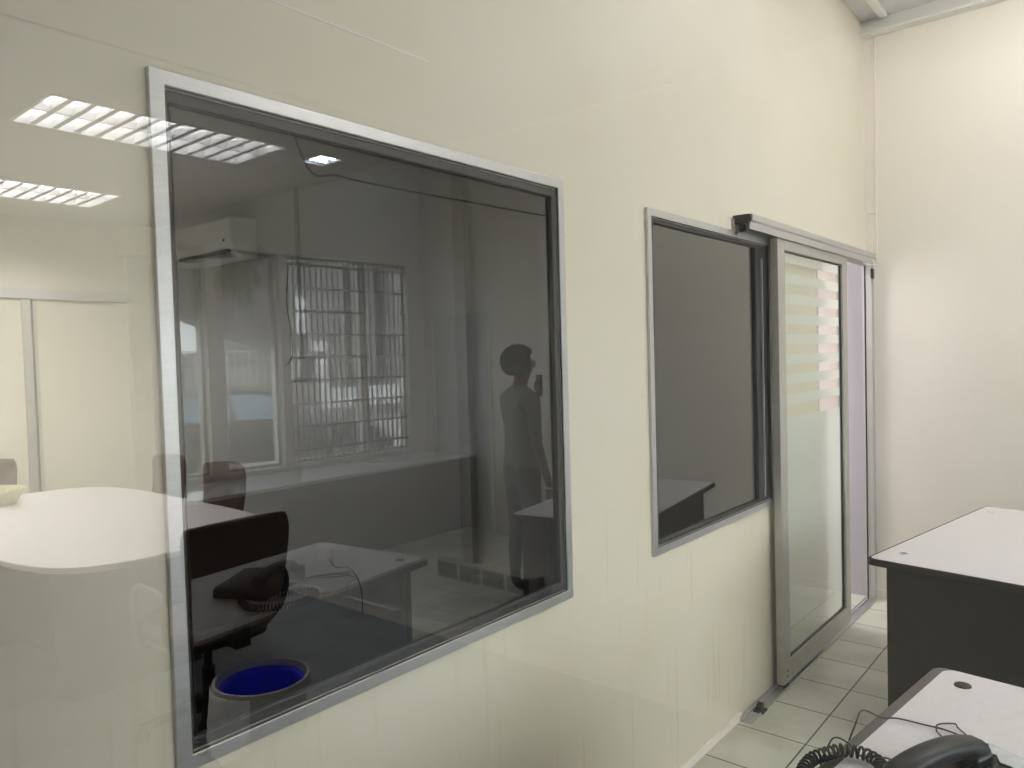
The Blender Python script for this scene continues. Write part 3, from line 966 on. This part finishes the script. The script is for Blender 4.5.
t = thing('socket_trunking', 'row of grey sockets in trunking low on the wall', 'trunking', (XM, 2.64, .36))
MB().box(XM, XM + .06, 2.28, 2.98, .355, .46).build('trunking', 'bin_grey', t, world=True, bevel=.004)
for k in range(4):
    y = 2.33 + k * .165
    MB().box(XM + .06, XM + .066, y, y + .14, .367, .448).build('socket', 'key_grey', t, world=True, bevel=.003)

# sliding doors on the far wall of the meeting room
t = thing('door_2', 'pale sliding doors with aluminium frame on the meeting room far wall', 'door', (mx(2.0), YM, 0), kind='structure')
for a, b in ((mx(1.985), mx(.9)), (mx(2.745), mx(2.08))):
    a, b = sorted((a, b))
    MB().box(a, b, YM - .045, YM - .02, .02, 2.085).build('door_panel', 'meeting_wall_paint', t, world=True)
MB().box(mx(2.78), PX - .1, YM - .075, YM - .002, 2.09, 2.165).build('head_rail', 'aluminium', t, world=True, bevel=.003)
MB().box(mx(2.045), mx(1.985), YM - .06, YM - .003, .02, 2.09).build('stile', 'aluminium_dull', t, world=True, bevel=.003)
MB().box(mx(2.085), mx(2.06), YM - .055, YM - .003, .02, 2.09).build('stile', 'aluminium_dull', t, world=True, bevel=.003)
MB().box(mx(2.78), mx(2.745), YM - .055, YM - .003, .02, 2.09).build('stile', 'meeting_wall_paint', t, world=True, bevel=.003)

# ------------------------------------------------------------------ street side of the office (mirrored in the tinted panes)
t = thing('window_counter', 'long white counter under the shopfront windows', 'counter', (3.4, YS, 0))
MB().box(1.6, XR - .004, YS + .002, YS + .62, .672, .70).build('counter_top', 'counter_white', t, world=True, bevel=.006)
MB().box(1.63, XR - .004, YS + .42, YS + .44, 0, .672).build('front_panel', 'table_dark', t, world=True)
for xx in (1.63, 3.3):
    MB().box(xx, xx + .02, YS + .002, YS + .42, 0, .672).build('side_panel', 'shop_wall', t, world=True)


def shop_window(name, x0, x1, label, mull=()):
    t = thing(name, label, 'window', ((x0 + x1) / 2, YS - .08, .74), kind='structure')
    MB().ring_frame(x0 + .001, x1 - .001, .741, 2.429, .025, YS - .12, YS - .06).build('frame', 'aluminium_dull', t, world=True)
    for mxx in mull:
        MB().box(mxx - .045, mxx + .045, YS - .13, YS - .05, .766, 2.404).build('mullion', 'shop_wall', t, world=True)
    MB().box(x0 + .02, x1 - .02, YS - .093, YS - .087, .76, 2.41).build('glass_pane', 'clear_glass', t, world=True)
    return t


shop_window('window_4', .5, 2.82, 'wide shopfront window with the parked car outside', (1.65,))
shop_window('window_5', 2.95, 3.44, 'narrow shopfront window between the two posts')
t = shop_window('window_6', 3.51, 4.79, 'shopfront window behind a white security grille', (4.30,))
gr = MB()
n = 22
for k in range(n + 1):
    x = 3.535 + (4.765 - 3.535) * k / n
    gr.box(x - .005, x + .005, YS - .045, YS - .033, .745, 2.425)
for k in range(9):
    z = .84 + k * .19
    gr.box(3.515, 4.785, YS - .033, YS - .025, z - .010, z + .010)
gr.build('security_grille', 'grille_paint', t, world=True)

# pale door in the end wall, by the shopfront
t = thing('door_3', 'pale grey door in the end wall mirrored behind the standing person', 'door', (XR, -2.17, 0), kind='structure')
MB().box(XR + .02, XR + .06, -2.52, -1.82, .005, 1.96).build('door_leaf', 'white_door', t, world=True, bevel=.003)
m = MB()
m.box(XR - .006, XR + .10, -2.559, -2.52, 0, 1.995).box(XR - .006, XR + .10, -1.82, -1.781, 0, 1.995).box(XR - .006, XR + .10, -2.52, -1.82, 1.96, 1.995)
m.build('door_frame', 'white_trim', t, world=True)
MB().tube([(XR + .02, -1.89, 1.0), (XR - .035, -1.89, 1.0), (XR - .035, -2.00, 1.0)], .009, 8).build('door_handle', 'aluminium', t, world=True, smooth=True)

c5 = catmull([(2.3, -1.0, ZC), (2.55, -1.0, 2.70), (2.8, -1.0, 2.645), (3.3, -1.0, 2.64), (3.9, -1.0, 2.65), (4.5, -1.0, 2.66), (XR, -1.0, 2.67)], 8)
tag(MB().tube(c5, .006, 6).build('strung_cable', 'black_cord', smooth=True), 'thin dark cable strung across the office below its ceiling', 'cable')

# ------------------------------------------------------------------ person beside the far desk
def skin_body():
    V = {}
    pts = []
    edges = []
    rad = []

    def add(name, p, r, parent=None):
        V[name] = len(pts)
        pts.append(p)
        rad.append(r if isinstance(r, tuple) else (r, r))
        if parent is not None:
            edges.append((V[parent], V[name]))
    add('pelvis', (0, 0, .84), (.145, .10))
    add('waist', (0, 0, .98), (.125, .092), 'pelvis')
    add('chest', (0, .005, 1.16), (.150, .105), 'waist')
    add('upper', (0, -.005, 1.285), (.125, .085), 'chest')
    add('neck', (0, .0, 1.365), .050, 'upper')
    add('neck2', (0, .012, 1.41), .049, 'neck')
    add('jaw', (0, .025, 1.455), (.060, .066), 'neck2')
    add('face', (0, .018, 1.515), (.070, .085), 'jaw')
    add('crown', (0, .005, 1.570), (.058, .070), 'face')
    for s, n in ((-1, 'l'), (1, 'r')):
        add(n + 'hip', (s * .085, 0, .78), .088, 'pelvis')
        add(n + 'thigh', (s * .095, .01, .62), .074, n + 'hip')
        add(n + 'knee', (s * .10, .012, .44), .053, n + 'thigh')
        add(n + 'calf', (s * .10, -.005, .30), .050, n + 'knee')
        add(n + 'ankle', (s * .10, -.01, .085), .035, n + 'calf')
        add(n + 'foot', (s * .105, .03, .045), .040, n + 'ankle')
        add(n + 'toe', (s * .115, .14, .032), .030, n + 'foot')
        add(n + 'sh', (s * .165, -.005, 1.285), .058, 'upper')
        if s < 0:        # hanging arm
            add(n + 'el', (s * .215, -.02, 1.03), .040, n + 'sh')
            add(n + 'wr', (s * .225, .05, .80), .026, n + 'el')
            add(n + 'palm', (s * .223, .07, .735), (.020, .035), n + 'wr')
        else:            # forearm raised to the phone at the ear side
            add(n + 'el', (s * .235, .06, 1.06), .040, n + 'sh')
            add(n + 'wr', (s * .150, .20, 1.255), .026, n + 'el')
            add(n + 'palm', (s * .125, .215, 1.315), (.035, .020), n + 'wr')
    me = bpy.data.meshes.new('body')
    me.from_pydata(pts, edges, [])
    o = bpy.data.objects.new('tmp', me)
    COL.objects.link(o)
    sk = o.modifiers.new('skin', 'SKIN')
    sk.use_smooth_shade = True
    for i, v in enumerate(me.skin_vertices[0].data):
        v.radius = rad[i]
        v.use_root = (i == 0)
    ss = o.modifiers.new('sub', 'SUBSURF'); ss.levels = ss.render_levels = 2
    dg = bpy.context.evaluated_depsgraph_get()
    new = bpy.data.meshes.new_from_object(o.evaluated_get(dg))
    bpy.data.objects.remove(o)
    return new


per = thing('person', 'dim standing person in grey clothes mirrored at the right of the big window', 'person', (3.75, -.46, 0), R(-70))
bmh = bmesh.new()
bme = skin_body()
bmh.from_mesh(bme)


def finger(p0, d, L_, r, curl):
    """bent, tapering finger rooted in the palm"""
    P = [Vector(p0)]
    d = Vector(d).normalized()
    cv = Vector(curl)
    for k, f in enumerate((.4, .33, .27)):
        dd = (d + cv * (.35 * (k + .4))).normalized()
        P.append(P[-1] + dd * L_ * f)
    fm_ = MB()
    fm_.tube(catmull(P, 4), [r * (1 - .35 * i / 12) for i in range(13)], 8)
    tmp = bpy.data.meshes.new('f')
    fm_.bm.to_mesh(tmp); fm_.bm.free()
    bmh.from_mesh(tmp)
    bpy.data.meshes.remove(tmp)


for k, (dy, L_) in enumerate(((.030, .070), (.011, .080), (-.008, .074), (-.026, .058))):
    finger((-.223, .070 + dy, .725), (0, .05, -1), L_, .0085, (.5, .05, 0))
finger((-.216, .105, .755), (.2, .6, -.8), .060, .0095, (.3, 0, -.2))
for k, (dx, L_) in enumerate(((-.028, .066), (-.010, .076), (.009, .070), (.027, .055))):
    finger((.125 + dx, .213, 1.330), (-.15, .05, 1), L_, .0085, (-.1, -.5, 0))
finger((.092, .212, 1.300), (-.8, .1, .6), .058, .0095, (.1, -.3, .3))
# face: nose, lips, ears
def blob(c, s, rot=None):
    M = Matrix.Translation(c) @ (rot or Matrix.Identity(4)) @ Matrix.Diagonal((*s, 1))
    bmesh.ops.create_icosphere(bmh, subdivisions=2, radius=1, matrix=M)
blob((0, .112, 1.505), (.011, .016, .020))
blob((0, .098, 1.468), (.020, .010, .006))
for s in (-1, 1):
    blob((s * .072, .015, 1.51), (.008, .018, .028))
    blob((s * .028, .096, 1.530), (.011, .008, .006))
for f in bmh.faces:
    f.smooth = True
    c = f.calc_center_median()
    arm = abs(c.x) > .13 or c.y > .14
    if c.z > 1.375 and not (c.y > .16): f.material_index = 0
    elif c.z < .07: f.material_index = 3
    elif c.z < .86 and not (arm and abs(c.x) > .19): f.material_index = 2
    elif (c.x < -.19 and c.z < .82) or (c.y > .185 and c.z > 1.25): f.material_index = 0
    else: f.material_index = 1
pm = bpy.data.meshes.new('body')
bmh.to_mesh(pm); bmh.free()
for m_ in ('skin', 'shirt', 'trousers', 'shoe'):
    pm.materials.append(MATS[m_])
po = bpy.data.objects.new('body', pm)
COL.objects.link(po); po.parent = per
hm = bmesh.new()
bmesh.ops.create_uvsphere(hm, u_segments=24, v_segments=16, radius=1, matrix=Matrix.Translation((0, -.006, 1.53)) @ Matrix.Diagonal((.098, .108, .098, 1)))
bmesh.ops.delete(hm, geom=[v for v in hm.verts if v.co.z < 1.445 or (v.co.y > .045 and v.co.z < 1.575)], context='VERTS')
q = MB(); q.bm.free(); q.bm = hm
o = q.build('hair', 'hair', per, smooth=True)
o.modifiers.new('thick', 'SOLIDIFY').thickness = -.012
tp = thing('mobile_phone', 'small dark mobile phone held up by the standing person', 'phone', (3.75, -.46, 0), R(-70))
MB().box(.088, .162, .226, .234, 1.29, 1.435).build('phone_body', 'black_plastic', tp, bevel=.003)
MB().lathe([(.006, 0), (.006, .003)], 12, Matrix.Translation((.150, .234, 1.42)) @ Matrix.Rotation(-PI / 2, 4, 'X')).build('camera_lens', 'car_lamp', tp)

# ------------------------------------------------------------------ outside
struct('floor', MB().box(-12, 40, -45, YS - .15, GROUND - .1, GROUND), 'street', 'grey street outside the shopfront', 'street')

t = thing('awning', 'grey canvas awning hanging outside the shopfront windows', 'awning', (3.0, -2.86, 1.64))
MB().prism([(.4, 2.62), (2.70, 1.90), (3.42, 1.644), (3.60, 1.644), (3.60, 2.7), (.4, 2.7)][::-1], -2.8445, -2.84,
           Matrix(((1, 0, 0, 0), (0, 0, 1, 0), (0, 1, 0, 0), (0, 0, 0, 1)))).build('valance', 'canvas_shade', t, world=True)
MB().box(.4, 3.6, -2.89, -2.83, 2.7, 2.76).build('front_bar', 'aluminium_dull', t, world=True)
for xx in (.5, 3.5):
    MB().tube([(xx, -2.86, 2.73), (xx, YS - .15, 2.73)], .02, 8).build('arm', 'aluminium_dull', t, world=True)


def make_car(loc, rz):
    t = thing('parked_car', 'black car parked outside facing right in the reflection', 'car', loc, rz)
    # local: +x is the front, z up; length 4.3
    body = [(-2.12, .35), (-2.10, .62), (-1.98, .86), (-1.2, .92), (.85, .90), (1.75, .80), (2.08, .66), (2.15, .45), (2.10, .28), (-2.05, .26)]
    Mx = Matrix(((1, 0, 0, 0), (0, 0, 1, 0), (0, 1, 0, 0), (0, 0, 0, 1)))
    MB().prism(body, -.86, .86, Mx).build('lower_body', 'car_paint', t, bevel=.07, bseg=3, smooth=True)
    bm = bmesh.new()
    lo_ = [(-1.85, .78, .88), (-1.85, -.78, .88), (1.0, -.80, .88), (1.0, .80, .88)]
    hi_ = [(-1.25, .58, 1.44), (-1.25, -.58, 1.44), (.10, -.60, 1.45), (.10, .60, 1.45)]
    a = [bm.verts.new(p) for p in lo_]; b = [bm.verts.new(p) for p in hi_]
    bm.faces.new(a); bm.faces.new(b)
    for k in range(4):
        bm.faces.new((a[k], a[(k + 1) % 4], b[(k + 1) % 4], b[k]))
    q = MB(); q.bm.free(); q.bm = bm
    q.build('cabin', 'car_paint', t, bevel=.05, bseg=3, smooth=True)

    def pane(corners, name):
        c = [Vector(p) for p in corners]
        nrm = (c[1] - c[0]).cross(c[3] - c[0]).normalized()
        m_ = MB()
        v1 = [m_.bm.verts.new(p + nrm * .006) for p in c]
        v2 = [m_.bm.verts.new(p - nrm * .012) for p in c]
        m_.bm.faces.new(v1); m_.bm.faces.new(v2[::-1])
        for k in range(4):
            m_.bm.faces.new((v1[k], v2[k], v2[(k + 1) % 4], v1[(k + 1) % 4]))
        m_.build(name, 'car_glass', t)
    lerp = lambda p, q_, f: tuple(a_ + (b_ - a_) * f for a_, b_ in zip(p, q_))
    pane((lerp(lo_[2], hi_[2], .10), lerp(lo_[3], hi_[3], .10), lerp(lo_[3], hi_[3], .92), lerp(lo_[2], hi_[2], .92)), 'windscreen')
    pane((lerp(lo_[0], hi_[0], .12), lerp(lo_[1], hi_[1], .12), lerp(lo_[1], hi_[1], .90), lerp(lo_[0], hi_[0], .90)), 'rear_window')
    for s, (A, B, C_, D_) in ((1, (lo_[0], lo_[3], hi_[3], hi_[0])), (-1, (lo_[1], lo_[2], hi_[2], hi_[1]))):
        for f0, f1 in ((.12, .50), (.53, .88)):
            p = [lerp(lerp(A, B, f0), lerp(D_, C_, f0), .14), lerp(lerp(A, B, f1), lerp(D_, C_, f1), .14), lerp(lerp(A, B, f1), lerp(D_, C_, f1), .86), lerp(lerp(A, B, f0), lerp(D_, C_, f0), .86)]
            if s < 0: p = p
            else: p = p[::-1]
            pane(p, 'side_window')
        for x in (-1.32, 1.32):
            w = MB().lathe([(.20, -.11), (.31, -.10), (.325, -.06), (.325, .06), (.31, .10), (.20, .11)], 28, Matrix.Translation((x, s * .80, .325)) @ Matrix.Rotation(PI / 2, 4, 'X')).build('wheel', 'tyre', t, smooth=True)
            hub = MB()
            Mw = Matrix.Translation((x, s * .915, .325)) @ Matrix.Rotation(PI / 2, 4, 'X')
            hub.lathe([(.05, -.012), (.05, .012)], 16, Mw)
            for k in range(7):
                hub.box(.03, .19, -.022, .022, -.008, .008, Mw @ Matrix.Rotation(2 * PI * k / 7, 4, 'Z'))
            hub.lathe([(.185, -.01), (.205, -.01), (.205, .01), (.185, .01), (.185, -.01)], 28, Mw, cap=False)
            hub.build('hub_cap', 'car_wheel', w)
        MB().box(-.02, .02, -.07, .07, -.05, .05, Matrix.Translation((.72, s * .95, .98))).build('wing_mirror', 'car_paint', t, bevel=.015)
        MB().prism([(1.80, .60), (2.085, .55), (2.06, .67), (1.80, .75)], -.02, .02, Matrix.Translation((0.02, s * .62, 0)) @ Matrix.Rotation(-s * .25, 4, 'Z') @ Mx).build('headlamp', 'car_lamp', t)
    MB().box(2.12, 2.16, -.45, .45, .40, .52).build('grille', 'tyre', t, bevel=.01)
    MB().box(2.15, 2.165, -.25, .25, .30, .39).build('number_plate', 'white_trim', t)
    return t


make_car((7.25, -9.1, GROUND), R(33))

t = thing('boundary_fence', 'white mesh fence on a low brown wall across the street', 'fence', (8.5, -14.34, GROUND))
MB().box(1.0, 11.6, -14.42, -14.26, GROUND, 1.08).build('low_wall', 'brick_low', t, world=True)
m = MB()
for k in range(54):
    x = 1.0 + k * .2
    m.box(x - .012, x + .012, -14.352, -14.328, 1.08, 1.92)
for k in range(5):
    z = 1.10 + k * .2
    m.box(1.0, 11.6, -14.346, -14.334, z - .012, z + .012)
m.build('mesh_panel', 'mesh_white', t, world=True)


def house(x0, x1, y0, y1, h, label, wins):
    t = thing('street_house', label, 'building', ((x0 + x1) / 2, (y0 + y1) / 2, GROUND))
    MB().box(x0, x1, y0, y1, GROUND, h).build('walls', 'house_grey', t, world=True)
    MB().box(x0 - .2, x1 + .2, y0 - .2, y1 + .35, h, h + .2).build('roof', 'house_grey', t, world=True)
    for a, b, c, d in wins:
        w = MB().box(a, b, y1 - .02, y1 + .05, c, d).build('window', 'house_white', t, world=True)
        MB().box(a + .1, b - .1, y1 + .05, y1 + .07, c + .1, d - .1).build('window_pane', 'house_window', w, world=False)
    return t


YH = -19.3
house(14.7, 17.05, YH - 6, YH, 5.8, 'dark house across the street left of the two sky gaps', [(14.95, 15.4, 2.6, 3.8)])
house(17.55, 18.38, YH - 6, YH, 5.8, 'narrow dark building between the two gaps of sky', [])
house(18.95, 30, YH - 6, YH, 5.8, 'dark building across the street right of the sky gaps', [(20, 21, 2.6, 3.8)])
house(3.0, 14.2, -18.6, -17.2, 1.72, 'long low grey shed behind the mesh fence', [])
t = thing('white_shutter', 'tall white shutter on the dark house across the street', 'shutter', (15.8, YH + .05, GROUND))
MB().box(15.5, 16.15, YH + .003, YH + .08, GROUND, 2.25).build('shutter_leaf', 'house_white', t, world=True)
MB().box(15.42, 16.23, YH + .003, YH + .12, 2.25, 2.33).build('lintel', 'house_white', t, world=True)
t = thing('garden_wall', 'low white garden wall across the street', 'wall', (17.2, YH + 1.2, GROUND))
m = MB()
for k in range(9):
    m.box(14.9 + k * .52, 15.30 + k * .52, YH + 1.1, YH + 1.25, .05, .72)
m.build('wall_blocks', 'house_white', t, world=True)
MB().box(14.8, 19.7, YH + 1.08, YH + 1.28, GROUND, .05).build('wall_base', 'house_grey', t, world=True)

# ------------------------------------------------------------------ sky, camera, view
w = bpy.data.worlds.new('sky')
SC.world = w
w.use_nodes = True
w.node_tree.nodes['Background'].inputs['Color'].default_value = (0.90, 0.95, 1.0, 1)
w.node_tree.nodes['Background'].inputs['Strength'].default_value = 6.0

yaw, pitch, roll, fl = 0.6949, -0.0343, -0.0276, 753.4
f = Vector((math.cos(yaw) * math.cos(pitch), math.sin(yaw) * math.cos(pitch), math.sin(pitch)))
r = Vector((math.sin(yaw), -math.cos(yaw), 0))
u = r.cross(f)
r2 = r * math.cos(roll) + u * math.sin(roll)
u2 = -r * math.sin(roll) + u * math.cos(roll)
cd = bpy.data.cameras.new('camera')
cd.sensor_width = 36
cd.lens = fl / 1024 * 36
cd.clip_start = .01
co = bpy.data.objects.new('camera', cd)
COL.objects.link(co)
co.matrix_world = Matrix(((r2.x, u2.x, -f.x, 0), (r2.y, u2.y, -f.y, 0), (r2.z, u2.z, -f.z, H), (0, 0, 0, 1)))
SC.camera = co
SC.view_settings.view_transform = 'Standard'
SC.view_settings.look = 'None'
SC.view_settings.gamma = 1
SC.view_settings.use_curve_mapping = False
SC.view_settings.exposure = 0.5
SC.cycles.max_bounces = 10
SC.cycles.transparent_max_bounces = 16
SC.cycles.caustics_reflective = True
SC.cycles.sample_clamp_indirect = 6
